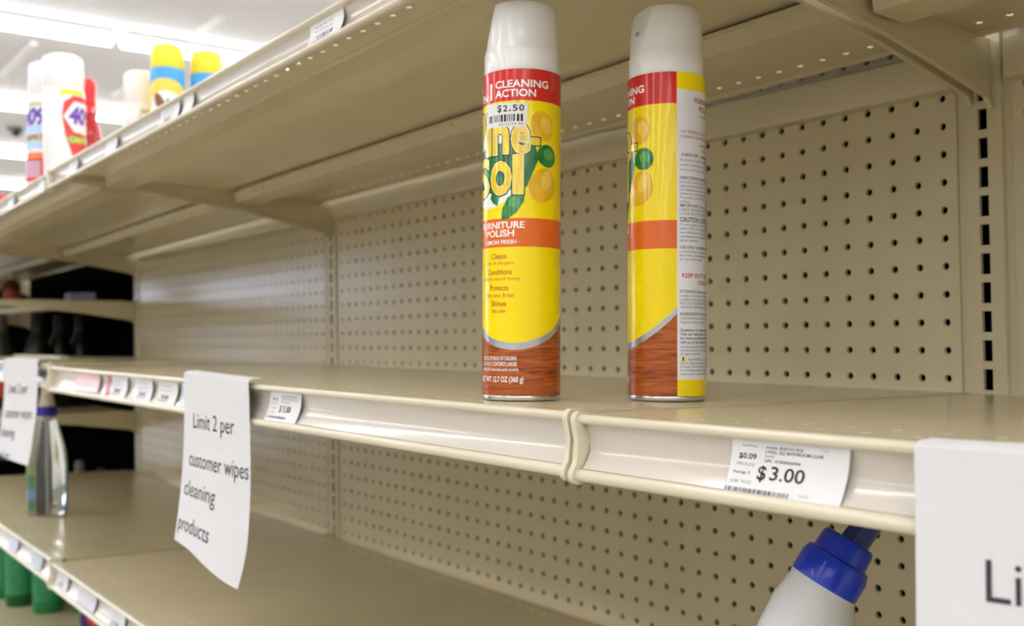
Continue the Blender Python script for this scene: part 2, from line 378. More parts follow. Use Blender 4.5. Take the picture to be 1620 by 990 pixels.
def shelf(cx, W, z0, tilt, roll, label, FS=1.0, name='shelf'):
    k = (round(W, 3), FS)
    if k not in SM: SM[k] = shelf_meshes(W-0.003, FS)
    deck, rail, chan, h1, h2, ends, brs = SM[k]
    e = empty(name, (cx, 0, z0), (-tilt, -roll, 0), label, 'shelf')
    link('deck', deck, e); r_ = link('front_rail', rail, e); link('price_channel', chan, r_)
    link('support_channel', h1, e); link('support_channel', h2, e)
    for q in ends: link('end_plate', q, e)
    for q in brs: link('bracket', q, e)
    return e
# z at x,y on a shelf's top : z0 + roll*(x-cx) - tilt*y
SH = {}; FSK = {}
def mk(key, bay, z0, tilt, roll, label, FS=1.0):
    cx, W = BAYS[bay][:2] if bay in BAYS else ((-2.9464, 1.2192) if bay == 'third' else (-4.1656, 1.2192))
    SH[key] = (cx, z0, tilt, roll); FSK[key] = FS; return shelf(cx, W, z0, tilt, roll, label, FS)
def zs(key, x, y):
    cx, z0, tilt, roll = SH[key]; return z0+roll*(x-cx)-tilt*y
mk('mid_right', 'right', -0.0115, 0.0225, 0.0, 'glossy beige metal shelf holding the $3.00 price tag, right of the shelf joint')
mk('mid', 'mid', -0.0108+0.005*0.6096, 0.0235, -0.005, 'glossy beige metal shelf on which the two yellow spray cans stand')
mk('mid_left', 'left', -0.0048+0.0015, 0.032, -0.003, 'beige metal shelf at the left, its price channel full of tags, beyond the hanging sign')
mk('up_right', 'right', 0.2980, 0.040, 0.0, 'beige metal shelf overhead at the top right corner, seen from below', 0.78)
mk('up', 'mid', 0.2955, 0.040, 0.011, 'beige metal shelf overhead above the two cans, its underside lit through edge holes', 0.78)
mk('up_left', 'left', 0.2880-0.0084, 0.038, 0.015, 'beige metal shelf at upper left carrying the white spray cans', 0.78)
mk('low_right', 'right', -0.3140, 0.030, 0.0, 'beige metal shelf below, at the right, under the white bottle with the blue cap')
mk('low', 'mid', -0.3125, 0.036, -0.004, 'wide empty beige metal shelf below the two yellow spray cans')
mk('low_left', 'left', -0.3080, 0.048, -0.006, 'beige metal shelf at lower left holding the clear spray bottle')
mk('t_up', 'third', 0.2700, 0.02, 0.01, 'dim overhead shelf in the dark bay at the far left')
mk('t_mid', 'third', 0.1480, 0.008, 0.0, 'short beige shelf in the dark far left bay, above the level of the tagged shelf')
mk('t_low', 'third', -0.1460, 0.012, 0.0, 'short beige shelf in the dark far left bay, behind the clear spray bottle')
mk('f_mid', 'fourth', 0.1480, 0.008, 0.0, 'beige shelf farthest left in the dark bays, above the tagged shelf level')
mk('f_low', 'fourth', -0.1460, 0.012, 0.0, 'beige shelf farthest left in the dark bays, below the tagged shelf level')
# base deck and kick plate
e = empty('base_deck', (0, 0, -0.62), label='wide beige base shelf at the bottom left holding the green bottles', cat='shelf')
bevel(MB().box(-4.78, 1.25, -0.60, -0.004, -0.025, 0.0).build('deck', M_DECK, e), 0.004)
MB().box(-4.78, 1.25, -0.57, -0.55, -0.18, -0.025).build('kick_plate', M_POST, e)
MB().box(-4.78, 1.25, -0.06, -0.03, -0.18, -0.025).build('rear_rail', M_POST, e)
# dark back of third bay
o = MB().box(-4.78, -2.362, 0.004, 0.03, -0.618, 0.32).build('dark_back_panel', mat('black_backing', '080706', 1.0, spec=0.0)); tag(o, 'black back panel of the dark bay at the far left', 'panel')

# ================================================================== PAPER SIGNS
def paper_sign(label, X, W_, Z0, H_, bulge, fn_extra, show_fold=True):
    """paper folded over the shelf edge; (s,t) 0..1 -> world"""
    e = empty('paper_sign', (X, -0.4895, Z0), label=label, cat='sign', group='purchase limit paper signs')
    def P(s, t, off=0.0):
        x = s*W_; z = -t*H_; y = 0.0
        dx, dy, dz = fn_extra(s, t)
        return (x+dx, y+dy-off, z+dz)
    n, m_ = 16, 24; mb = MB()
    vs = []
    for lay in (0.0, -0.00035):
        vs += [P(i/n, j/m_, lay) for j in range(m_+1) for i in range(n+1)]
    k = (n+1)*(m_+1); fs = []
    for j in range(m_):
        for i in range(n):
            a = j*(n+1)+i; fs += [(a, a+1, a+n+2, a+n+1), (k+a, k+a+n+1, k+a+n+2, k+a+1)]
    mb.add(vs, fs)
    # flap lying on the shelf top
    mb.add([P(i/n, 0) for i in range(n+1)]+[(P(i/n, 0)[0], P(i/n, 0)[1]+0.004, P(i/n, 0)[2]+0.0022) for i in range(n+1)]+[(P(i/n, 0)[0], P(i/n, 0)[1]+0.014, P(i/n, 0)[2]+0.0024) for i in range(n+1)],
           [(r*(n+1)+i, r*(n+1)+i+1, (r+1)*(n+1)+i+1, (r+1)*(n+1)+i) for r in range(2) for i in range(n)])
    sh = mb.build('sheet', M_PAPER, e, 60)
    h = 0.0165
    for body, u0, u1, v, dv in SIGN_TEXT:
        tx = MB(); vv, ff = glyphs(body, 0.0); ax0, ax1 = min(q[0] for q in vv), max(q[0] for q in vv)
        tx.add([((u0+(a-ax0)/(ax1-ax0)*(u1-u0))/W_, (v+dv*(a-ax0)/(ax1-ax0)-b*h/0.70)/H_, 0) for a, b in vv], ff)
        warp(tx, lambda s, t, z: P(s, t, 0.0003)).build('lettering', mat('printer_ink', '37363B', 0.7), e)
    return e
SIGN_TEXT = (('Limit 2 per', 0.030, 0.136, 0.0578, -0.0045), ('customer wipes', 0.0215, 0.1660, 0.0995, -0.0077), ('cleaning', 0.0135, 0.098, 0.1325, -0.0050), ('products', 0.0075, 0.094, 0.1715, -0.0060))
def curl_mid(s, t):
    b = max(0, t-0.2)/0.8
    dy = -0.012*b*b*(1-s)-0.008*(b**3)*s*1.1
    dx = 0.0
    dz = 0.0
    dz += 0.010*(1-s)*t - 0.004*s
    dz += 0.0035*t**5*sin(1.7*PI*s)-0.006*s*t**4
    dx += 0.003*sin(PI*t)*s-0.010*s*max(0, (t-0.8)/0.2)**1.5
    dy += -0.0035*sin(PI*s)*(0.3+t)
    return (dx, dy, dz)
paper_sign('white paper limit sign hanging left of the $5.88 tag', -0.6225, 0.1695, 0.0100, 0.185, 0, curl_mid)
def curl_left(s, t):
    b = max(0, t-0.1)/0.9
    return (0, -0.011*(1-s)-0.015*b*b-0.004*sin(PI*s)*t, 0.006*(1-s)*t)
paper_sign('white paper limit sign at the far left of the shelf edge', -1.450, 0.183, 0.0150, 0.163, 0, curl_left)
def curl_right(s, t):
    b = max(0, t-0.1)/0.9
    fold = max(0.0, 0.40-abs(s-0.72)-0.9*abs(t-0.32))
    return (0, -0.0035*b-0.010*fold*fold*4-0.002*sin(PI*s), 0.004*s)
paper_sign('large blurred white paper limit sign at the right edge of the picture', 0.2205, 0.1695, -0.0015, 0.185, 0, curl_right)

# ================================================================== PRICE TAGS
def tag_card(key, X, Wt, label, text_fn=None, flare=0.0, Ht=0.0275, group=None, m=None, out=0.0, shear=0.0):
    cx, z0, tilt, roll = SH[key]
    e = empty('price_tag', (X, 0, zs(key, X, 0)), (-tilt, -roll, 0), label, 'price tag', group)
    def P(x, v, off):      # v 0..1 down the channel
        z = (-0.0042-v*Ht)*FSK[key]
        y = -0.4782+0.0014*sin(PI*v)-0.0034*v*v-out*v
        return (x-shear*v*Wt, y-off, z)
    n = 10; mb = MB(); vs = []
    for off in (0.0010, 0.0007): vs += [P(x, j/n, off) for j in range(n+1) for x in (0, Wt)]
    fs = []
    for j in range(n):
        a = 2*j; q = 2*(n+1)+2*j; fs += [(a, a+1, a+3, a+2), (q, q+2, q+3, q+1)]
    mb.add(vs, fs); mb.build('card', m or M_TAG, e, True)
    if text_fn:
        t1, t2, t3 = MB(), MB(), MB(); text_fn(t1, t2, t3)
        for t, mm, nm in ((t1, M_INK, 'black_print'), (t2, M_INKG, 'grey_print'), (t3, M_INKSOFT, 'faded_print')):
            if t.v: warp(t, lambda x, y, z: P(x, 0.10+0.83*y/Ht, 0.0012)).build(nm, mm, e)
    return e
def tag300(b, g, s):
    W_, H_ = 0.0668, 0.0275
    X = lambda px: (px-130)/1320*W_
    Y = lambda px, x: (px-(100+0.075*(x-150)))/(610+0.05*(x-150))*H_
    def T(mb, body, x0, yb, h, x1=None, off=0.0):   # zoomed pixel coordinates on the tag
        v, f = glyphs(body, off); a0, a1 = min(q[0] for q in v), max(q[0] for q in v)
        xx0, xx1 = X(x0), X(x1); sy = h/610*H_/0.70
        mb.add([(xx0+(a-a0)/(a1-a0)*(xx1-xx0), Y(yb, x0)-bb*sy, 0) for a, bb in v], f)
    T(g, 'Unit Price', 262, 165, 34, 440); T(b, '$0.09', 230, 322, 72, 440, 0.012); T(s, 'PER FLOZ', 220, 412, 36, 432); T(g, 'Facings 3', 195, 515, 36, 395, 0.006); T(s, '32.00   FLOZ', 178, 634, 38, 435)
    T(g, 'Article  810115119-8', 545, 193, 38, 962, 0.014); T(b, 'LYSOL 32Z BATHROOM CLNR', 545, 252, 40, 1190, 0.004); T(g, 'Lysol', 545, 305, 34, 645); T(b, 'UPC  019200026994', 545, 372, 36, 950, 0.002)
    T(b, '$', 485, 600, 175, 585, 0.014); T(b, '3.00', 632, 606, 170, 1020, 0.010); T(s, 'NVO', 1015, 822, 36, 1112); T(s, '1 ea', 1165, 210, 32, 1235)
    rn = random.Random(5); x = 145.0
    while x < 890:
        bw = rn.choice((5, 6, 9, 13)); y0 = Y(690, 150); y1 = Y(745, 150)
        b.add([(X(x), y0, 0), (X(x+bw), y0, 0), (X(x+bw), y1, 0), (X(x), y1, 0)], [(0, 3, 2, 1)]); x += bw+rn.choice((5, 7, 11, 16))
tag_card('mid_right', 0.1165, 0.0672, 'white price tag reading $3.00 on the shelf edge at the right', tag300, out=0.0006, shear=0.055, Ht=0.0285)
def tag588(b, g, s):
    T = lambda mb, t, x0, x1, y, h, o=0.0: mb.add(*(lambda v, f: ([(x0+(a-min(q[0] for q in v))/(max(q[0] for q in v)-min(q[0] for q in v))*(x1-x0), y-c*h/0.70, 0) for a, c in v], f))(*glyphs(t, o)))
    T(b, '$ 5.88', 0.0235, 0.0465, 0.0195, 0.0068, 0.012); T(g, '$0.26', 0.006, 0.017, 0.0075, 0.003, 0.01); T(s, 'PER OZ', 0.007, 0.016, 0.0122, 0.002); T(s, 'Facings 2', 0.006, 0.017, 0.0165, 0.002); T(s, 'OZ', 0.006, 0.014, 0.0215, 0.002)
    T(g, 'Article 810126442', 0.024, 0.056, 0.0035, 0.0022); T(s, 'CLEANER WIPES LEMON', 0.024, 0.058, 0.0065, 0.002); T(s, 'Cleaner', 0.024, 0.044, 0.0095, 0.002)
    barcode(b, 0.004, 0.042, 0.0245, 0.0265, 60, 3)
tag_card('mid', -0.4275, 0.0640, 'white price tag reading $5.88 just right of the hanging paper sign', tag588, out=0.0004, shear=0.08, Ht=0.0272)
def blurry(seed):
    def fn(b, g, s):
        rn = random.Random(seed)
        for q in range(3):
            y = 0.006+q*0.006; barcode(s, 0.010, 0.046, y-0.0015, y, 14, seed+q)
        barcode(b, 0.016, 0.042, 0.0185, 0.0225, 10, seed+9); barcode(g, 0.006, 0.040, 0.0240, 0.0258, 50, seed+4)
    return fn
M_PINK = mat('tag_pink', 'F0C9C4', 0.3); M_BLUE = mat('tag_pale_blue', 'C4D2E4', 0.3)
# tags on the middle shelf, left part
tag_card('mid', -0.7350, 0.064, 'white price tag in the shelf edge just left of the hanging paper sign', blurry(1), shear=0.05)
tag_card('mid', -0.8160, 0.060, 'white price tag left of the centre sign, second from the sign', blurry(2), m=M_TAG)
tag_card('mid', -0.9160, 0.066, 'white price tag beside a red stripe in the left shelf edge', blurry(3))
o = tag_card('mid', -0.9380, 0.014, 'narrow red price strip in the left shelf edge', None, m=mat('tag_red', 'D9687A', 0.35))
tag_card('mid', -1.0900, 0.120, 'long pale pink shelf strip right of the left shelf joint', None, m=M_PINK, Ht=0.026)
tag_card('mid', -0.6580, 0.030, 'pale blue strip in the shelf edge touching the hanging paper sign', None, m=M_BLUE)
tag_card('mid_left', -1.5800, 0.075, 'pale blue price strip at the far left beside the paper sign', None, m=M_BLUE, Ht=0.026)
# upper shelf edge
tag_card('up', -0.3400, 0.060, 'white price tag on the overhead shelf edge nearest the can', blurry(11))
tag_card('up', -0.7200, 0.062, 'white price tag on the overhead shelf edge below the yellow capped cans', blurry(12))
tag_card('up', -0.6450, 0.030, 'narrow white tag on the overhead shelf edge, right of the yellow capped cans', None)
tag_card('up', -0.9300, 0.045, 'white price tag on the overhead shelf edge right of the red spray bottle', None)
tag_card('up', -1.1200, 0.050, 'white price tag on the overhead shelf edge beneath the red label can', None)
tag_card('up_left', -1.3000, 0.040, 'white price tag on the overhead shelf edge left of the shelf joint', None)
tag_card('up_left', -1.5200, 0.045, 'white price tag on the overhead shelf edge at the far left', None)
# lower shelf edge
tag_card('low', -0.9300, 0.062, 'white price tag low on the bottom left shelf edge, nearest the picture bottom', blurry(21), out=0.001)
tag_card('low', -1.1980, 0.060, 'white price tag on the bottom left shelf edge right of the joint', blurry(22))
tag_card('low', -1.0800, 0.085, 'pale grey shelf strip on the bottom left shelf edge between two tags', None, m=mat('strip_grey', 'CFCBD2', 0.3), Ht=0.026)
tag_card('low_left', -1.3600, 0.070, 'pale blue grey price strip on the bottom left shelf edge left of the joint', None, m=mat('strip_bluegrey', 'B9C2CC', 0.3), Ht=0.026)
tag_card('low_left', -1.5300, 0.070, 'pale lilac price strip on the bottom left shelf edge at the picture edge', None, m=mat('strip_lilac', 'CDC8D6', 0.3), Ht=0.026)
# loose rail lying on the left shelf
o = MB().extrude([(-0.010, 0), (0.010, 0), (0.009, 0.004), (0.0, 0.006), (-0.009, 0.004)], -0.16, 0.16).build('loose_edge_strip', M_RAIL, None, True, (-1.96, -0.33, zs('mid_left', -1.96, -0.33)+0.0008), (-0.03, 0.003, rad(4)))
tag(o, 'loose beige plastic strip lying on the left shelf behind the paper sign', 'strip')

# ================================================================== AEROSOL CANS (yellow furniture polish)
R = 0.0280
M_RED = mat('label_red', 'D52B22', 0.22, coat=0.3, spec=0.3, var=0.01); M_YEL = mat('label_yellow', 'F7DC00', 0.22, coat=0.3, spec=0.3, var=0.01)
M_ORG = mat('label_orange', 'E0691F', 0.22, coat=0.3, spec=0.3, var=0.01); M_SIL = mat('label_silver', 'B9BAC0', 0.25, metal=0.6, var=0.05)
M_WHT = mat('label_white', 'E9E9EE', 0.25, coat=0.3, spec=0.3, var=0.01)
M_STEEL = mat('can_steel', 'C9C9C4', 0.25, metal=0.9)
M_CAP = mat('cap_white', 'F2F1EF', 0.30, coat=0.4, var=0.01)
def wood_mat():
    m = mat('label_wood', 'A8551C', 0.25, coat=0.3, spec=0.3, var=0.0)
    nt = m.node_tree; N = nt.nodes; L = nt.links; b = N['Principled BSDF']
    tc = [n for n in N if n.type == 'TEX_COORD'][0]; mp = N.new('ShaderNodeMapping'); mp.inputs['Scale'].default_value = (25, 25, 330)
    L.new(tc.outputs['Object'], mp.inputs['Vector'])
    nz = N.new('ShaderNodeTexNoise'); nz.inputs['Scale'].default_value = 1.0; nz.inputs['Detail'].default_value = 5; nz.inputs['Distortion'].default_value = 1.2; L.new(mp.outputs['Vector'], nz.inputs['Vector'])
    rp = N.new('ShaderNodeValToRGB'); cr = rp.color_ramp; cr.elements[0].position = 0.32; cr.elements[1].position = 0.7
    cr.elements[0].color = (*rgb('7E3A12'), 1); cr.elements[1].color = (*rgb('C26A28'), 1); q = cr.elements.new(0.5); q.color = (*rgb('A9541D'), 1)
    L.new(nz.outputs['Fac'], rp.inputs['Fac']); L.new(rp.outputs['Color'], b.inputs['Base Color'])
    return m
M_WOOD = wood_mat()
M_LEMON = mat('print_lemon', 'E9B41C', 0.22, coat=0.6, var=0.12, scale=90); M_LEMHI = mat('print_lemon_light', 'F2CB52', 0.22, coat=0.6, var=0.08, scale=120)
M_LEAF = mat('print_leaf', '17742F', 0.22, coat=0.6, var=0.35, scale=130); M_LEAFHI = mat('print_leaf_light', '4FA04A', 0.22, coat=0.6, var=0.2, scale=150)
M_GLOW = mat('print_pale', 'E9EBDD', 0.22, coat=0.6, var=0.03); M_LOGO = mat('print_logo', 'F0C81E', 0.22, coat=0.6, var=0.25, scale=60)
M_LOGOL = mat('print_logo_rim', 'EFE98A', 0.22, coat=0.6); M_LOGOD = mat('print_logo_shadow', '20352A', 0.22, coat=0.6)
M_TXTW = mat('print_white', 'F6F4F0', 0.25, coat=0.5); M_TXTO = mat('print_orange', 'C4581A', 0.25, coat=0.5)
RZ = (0.0035, 0.2275)     # label bottom, top
def silver_z(a): return 0.0395+2.55e-6*(a-24)**2
PANEL = (124.0, 236.0)
def label_mesh():
    mb = MB(); angs = [i*3.0 for i in range(-60, 60)]
    cuts = sorted(set(angs+[PANEL[0], PANEL[1]-360]))
    cuts.append(cuts[0]+360)
    for a, b in zip(cuts[:-1], cuts[1:]):
        mid = (a+b)/2; m_ = mid if mid >= 0 else mid
        inp = PANEL[0] < (mid % 360) < PANEL[1]
        def col(x):
            if inp: return [RZ[0], 0.0150, 0.2155, RZ[1]]
            xx = x if x <= 180 else x-360
            if xx < -124: xx = -124+(-124-xx)*0
            s = silver_z(max(-70, min(124, xx)))
            return [RZ[0], s-0.0048, s, 0.1050, 0.1246, 0.2055, RZ[1]]
        ms = [3, 6, 3] if inp else [0, 1, 2, 3, 4, 5]
        midx = {0: 5, 1: 4, 2: 3, 3: 2, 4: 3, 5: 1} if not inp else None
        ca, cb = col(a), col(b)
        for k in range(len(ca)-1):
            mi = ({0: 1, 1: 5, 2: 1}[k]) if inp else ({0: 4, 1: 3, 2: 1, 3: 2, 4: 1, 5: 0}[k])
            q = [(R*sin(rad(t)), -R*cos(rad(t)), z) for t, z in ((a, ca[k]), (b, cb[k]), (b, cb[k+1]), (a, ca[k+1]))]
            mb.add(q, [(0, 1, 2, 3)], mi)
    me = mb.mesh('label', [M_RED, M_YEL, M_ORG, M_SIL, M_WOOD, M_WHT])
    bm = bmesh.new(); bm.from_mesh(me); bmesh.ops.remove_doubles(bm, verts=bm.verts[:], dist=1e-6); bmesh.ops.recalc_face_normals(bm, faces=bm.faces); bm.to_mesh(me); bm.free(); me.shade_smooth()
    return me
def A(d): return rad(d)*R     # label angle in degrees -> arc length
def wrapfn(lift):
    return lambda x, y, z: ((R+lift+z)*sin(x/R), -(R+lift+z)*cos(x/R), y)
def wrapped(name, mb, m, parent, lift):
    return warp(mb, wrapfn(lift), 0.0016).build(name, m, parent, 60)
def logo_glyphs(off):
    """fat condensed letters grown by off metres on every side"""
    mb = MB()
    for g, a0, a1, z0, z1 in (('P', -68, -32, 0.1690, 0.2010), ('n', -11, 16, 0.1690, 0.1885), ('e', 20, 47, 0.1688, 0.1888), ('S', -56, -18, 0.1405, 0.1675), ('o', -15, 20, 0.1408, 0.1640)):
        x0, x1 = A(a0), A(a1); rv = glyphs(g, 0.022)[0]
        bx0, bx1 = min(p[0] for p in rv), max(p[0] for p in rv); by0, by1 = min(p[1] for p in rv), max(p[1] for p in rv)
        sx, sy = (x1-x0)/(bx1-bx0), (z1-z0)/(by1-by0)
        v, f = glyphs(g, 0.022+off/math.sqrt(sx*sy))
        mb.add([(x0+(p[0]-bx0)*sx, z0+(p[1]-by0)*sy, 0) for p in v], f)
    for a0, a1, z0, z1 in ((-27, -15, 0.1690, 0.1885), (-27, -15, 0.1925, 0.1985), (22.5, 37, 0.1412, 0.1680), (49, 60.5, 0.1752, 0.1795)):
        r_ = 0.0006; x0, x1, z0, z1 = A(a0)-off, A(a1)+off, z0-off, z1+off
        poly(mb, [(x0+r_, z0), (x1-r_, z0), (x1, z0+r_), (x1, z1-r_), (x1-r_, z1), (x0+r_, z1), (x0, z1-r_), (x0, z0+r_)])
    return mb
def build_can(label, loc, tilt_rot, spin, nozzle, with_sticker):
    # overall stretch of 1.2 % puts the bands at their measured heights
    e = empty('spray_can', loc, (0, 0, 0), label, 'spray can', 'furniture polish spray cans'); e.scale = (1, 1, 1.012)
    e.rotation_euler = (Matrix.Rotation(tilt_rot, 3, 'X') @ Matrix.Rotation(spin, 3, 'Z')).to_euler()
    MB().lathe([(0.0235, 0.0035), (0.0262, 0.0), (0.0274, 0.0003), (0.0280, 0.0018), (0.0277, 0.0034), (0.0270, 0.0045), (0.0270, 0.2275), (0.0262, 0.2295), (0.022, 0.231)], 72).build('body', M_STEEL, e, True)
    lb = link('label', label_mesh(), e)
    t = MB(); poly(t, ell(A(-20), 0.166, A(62), 0.034, 40)); wrapped('pale_glow', t, M_GLOW, lb, 0.00006)
    t = MB(); poly(t, ell(A(66), 0.1885, A(19), 0.0105, 28, 0.5)); wrapped('lemon_print', t, M_LEMON, lb, 0.00010); t = MB(); poly(t, ell(A(67), 0.1475, A(21), 0.0125, 28, -0.5, 0.12)); wrapped('lemon_print', t, M_LEMON, lb, 0.00010)
    t = MB(); poly(t, ell(A(72), 0.1895, A(9), 0.006, 20, 0.4)); wrapped('lemon_sheen', t, M_LEMHI, lb, 0.00013); t = MB(); poly(t, ell(A(73), 0.1515, A(9), 0.007, 20, -0.3)); wrapped('lemon_sheen', t, M_LEMHI, lb, 0.00013)
    t = MB(); poly(t, ell(A(74), 0.1680, A(17), 0.0078, 24, -0.35)); wrapped('leaf_print', t, M_LEAF, lb, 0.00016); t = MB(); poly(t, [(A(-10), 0.176), (A(52), 0.178), (A(60), 0.166), (A(42), 0.146), (A(-12), 0.142), (A(-60), 0.150), (A(-60), 0.172)])
    wrapped('leaf_print', t, M_LEAF, lb, 0.00016); t = MB(); poly(t, [(A(5), 0.1235), (A(6), 0.131), (A(14), 0.1385), (A(28), 0.143), (A(40), 0.143), (A(38), 0.136), (A(28), 0.1285), (A(16), 0.1245)]); wrapped('leaf_print', t, M_LEAF, lb, 0.00016); t = MB(); poly(t, [(A(-12), 0.1435), (A(-16), 0.139), (A(-10), 0.1355), (A(-2), 0.1335), (A(1), 0.1385), (A(-3), 0.143)])
    wrapped('leaf_print', t, M_LEAF, lb, 0.00016)
    t = MB(); poly(t, ell(A(76), 0.1692, A(9), 0.004, 18, -0.35)); wrapped('leaf_sheen', t, M_LEAFHI, lb, 0.00019); t = MB(); poly(t, ell(A(24), 0.1355, A(8), 0.0035, 18, 0.6)); wrapped('leaf_sheen', t, M_LEAFHI, lb, 0.00019)
    wrapped('logo_shadow', logo_glyphs(0.0013), M_LOGOD, lb, 0.00022); wrapped('logo_rim', logo_glyphs(0.00045), M_LOGOL, lb, 0.00025); wrapped('logo_letters', logo_glyphs(0.0), M_LOGO, lb, 0.00028)
    t = MB()
    text_fit(t, 'CLEANING', A(-6), A(75), 0.2148, 0.2198, 0, 0.022); text_fit(t, 'ACTION', A(-6), A(55), 0.2083, 0.2133, 0, 0.022); text_fit(t, '1', A(-17.5), A(-13.2), 0.2075, 0.2190, 0, 0.0); text_fit(t, 'IN', A(-40), A(-24), 0.2075, 0.2125, 0, 0.02); text_fit(t, '3', A(-66), A(-44), 0.2075, 0.2205, 0, 0.04)
    wrapped('white_lettering', t, M_TXTW, lb, 0.00012); t = MB()
    text_fit(t, 'FURNITURE', A(-39), A(39), 0.1178, 0.1222, 0, 0.024); text_fit(t, 'POLISH', A(-25), A(24), 0.1122, 0.1166, 0, 0.024); text_fit(t, '\u00b7 LEMON FRESH \u00b7', A(-32), A(32), 0.1070, 0.1098, 0, 0.016)
    wrapped('white_lettering', t, M_TXTW, lb, 0.00012); t = MB()
    text_fit(t, 'NET WT 12.7 OZ (360 g)', A(-40), A(38), 0.0115, 0.0165, 0, 0.016)
    text_fit(t, 'KEEP OUT OF REACH OF CHILDREN.', A(-33), A(29), 0.0275, 0.0302, 0, 0.008); text_fit(t, 'CAUTION: CONTENTS UNDER', A(-33), A(29), 0.0236, 0.0263, 0, 0.008); text_fit(t, 'PRESSURE. Read back panel carefully.', A(-34), A(32), 0.0196, 0.0224, 0, 0.006)
    wrapped('white_lettering', t, M_TXTW, lb, 0.00012)
    for big, small, z in (('Cleans', 'dust & allergens', 0.0970), ('Conditions', 'enhance natural beauty', 0.0862), ('Protects', 'from wear & tear', 0.0753), ('Shines', 'like new', 0.0645)):
        t = MB(); w_ = {'Cleans': 13, 'Conditions': 21, 'Protects': 16, 'Shines': 13}[big]
        text_fit(t, big, A(-w_), A(w_), z, z+0.0036, 0, 0.018); w2 = {'Cleans': 24, 'Conditions': 34, 'Protects': 25, 'Shines': 12}[big]
        text_fit(t, small, A(-w2), A(w2), z-0.0047, z-0.0017, 0, 0.0)
        wrapped('orange_lettering', t, M_TXTO, lb, 0.00012)
    # small print on the white panel
    t = MB(); o_ = MB(); x0 = A(PANEL[0]+4); x1 = A(PANEL[1]-4); xm = (x0+x1)/2
    for s_, z, h, c in (('FURNITURE', 0.2070, 0.0036, 0.02), ('POLISH', 0.2015, 0.0036, 0.02), ('lemon fresh', 0.1975, 0.0018, 0), ('NO RESIDUE. REMOVES DUST AND', 0.1850, 0.0022, 0), ('DURING CLEANING AND POLISHING', 0.1815, 0.0022, 0), ('wood & more', 0.1770, 0.0020, 0), ('surfaces', 0.1735, 0.0020, 0), ('KEEP OUT OF REACH OF', 0.0850, 0.0030, 0.02), ('CHILDREN', 0.0803, 0.0030, 0.02)):
        if s_.startswith('KEEP'): wrapped('orange_panel_print', o_, M_TXTO, lb, 0.00012); o_ = MB()
        text_h(o_, s_, xm, z, h, 0, 'C', x1-x0, c)
    heads = [('\u00b7 FURNITURE \u00b7 LAMINATE \u00b7 WOOD', 0.1690, 1), ('This furniture polish brings out the', 0.1655, 0), ('natural warmth and lasting beauty', 0.1622, 0), ('of the wood in your home', 0.1588, 0), ('', 0.155, 0),
             ('DIRECTIONS: SHAKE WELL before use', 0.1530, 1), ('and polish your furniture. Hold can up-', 0.1503, 0), ('right and spray six inches from surface', 0.1476, 0), ('immediately wipe with a dry cloth. Test', 0.1449, 0), ('surface near an edge before first use.', 0.1422, 0), ('The polish is not for floors or tub', 0.1395, 0), ('surfaces.', 0.1368, 0),
             ('IMPORTANT: Do not spray on floors', 0.1338, 1), ('CHECK RELEASE OF FINISH ON WOOD', 0.1311, 0), ('COULD BECOME SLIPPERY IF SPRAYED', 0.1284, 0), ('CAUTION: CONTENTS UNDER', 0.1235, 2), ('Do not expose to heat or store at temp', 0.1208, 0), ('above 120 F. Do not puncture can even', 0.1181, 0), ('even when empty. Keep from flame and', 0.1154, 0), ('incandescent material while in use or', 0.1127, 0), ('ignition sources.', 0.1100, 0),
             ('USE ONLY AS DIRECTED: Misuse by', 0.1050, 1), ('concentrating and inhaling can be', 0.1023, 0), ('fatal. Help stop inhalation abuse. Visit', 0.0996, 0), ('for more information.', 0.0969, 0), ('STORAGE: Store in a cool dry area', 0.0745, 1), ('sunlight and do not incinerate the', 0.0718, 0), ('container. Recycle when empty. Keep', 0.0691, 0), ('REST OF CAN FROM CHILDREN', 0.0664, 0), ('WITH ITS OWN CONTENTS', 0.0637, 0),
             ('INGREDIENTS: Water, isoparaffin', 0.0590, 1), ('Cyclomethicone, mineral oil, wax', 0.0563, 0), ('fragrance, butane, propane', 0.0536, 0), ('Questions or comments?', 0.0480, 1), ('Visit our web page or call us at', 0.0452, 1), ('for more product information and', 0.0424, 1), ('visit us on the web any time', 0.0396, 1), ('manufactured for distribution by', 0.0366, 0), ('distributed in the United States', 0.0342, 0), ('all rights reserved', 0.0318, 0),
             ('WARNING: This product can expose', 0.0278, 0), ('you to chemicals known to the State', 0.0254, 0), ('of cause. For more information go to', 0.0230, 0), ('the warnings page of the maker', 0.0206, 0), ('trade marks used under license', 0.0180, 0)]
    for s_, z, k in heads:
        if s_:
            xs_ = x0+(0.006 if s_.startswith('WARNING') else 0.0)
            text_h(t, s_, xs_, z, (0.0017, 0.0020, 0.0032)[k], 0, 'L', x1-xs_, (0.0, 0.02, 0.03)[k])
    wrapped('small_print', t, M_INKG, lb, 0.00012); wrapped('orange_panel_print', o_, M_TXTO, lb, 0.00012)
    t = MB(); poly(t, [(x0, 0.0272), (x0+0.0046, 0.0272), (x0+0.0023, 0.0315)]); wrapped('warning_triangle', t, M_YEL, lb, 0.00012)
    t = MB(); text_fit(t, '!', x0+0.0019, x0+0.0027, 0.0278, 0.0302, 0, 0.05); wrapped('warning_mark', t, M_INK, lb, 0.00018)
    # cap with a flattened spray side
    prof = [(0.0262, 0.2264), (0.0268, 0.2272), (0.0270, 0.2280), (0.0270, 0.2420), (0.0268, 0.2430), (0.0264, 0.2440), (0.0261, 0.2520), (0.0257, 0.2620), (0.0252, 0.2690), (0.0246, 0.2735), (0.0232, 0.2762), (0.0200, 0.2775), (0.0100, 0.2780), (0.0001, 0.2780)]
    cp = MB(); n = 72; vs = []
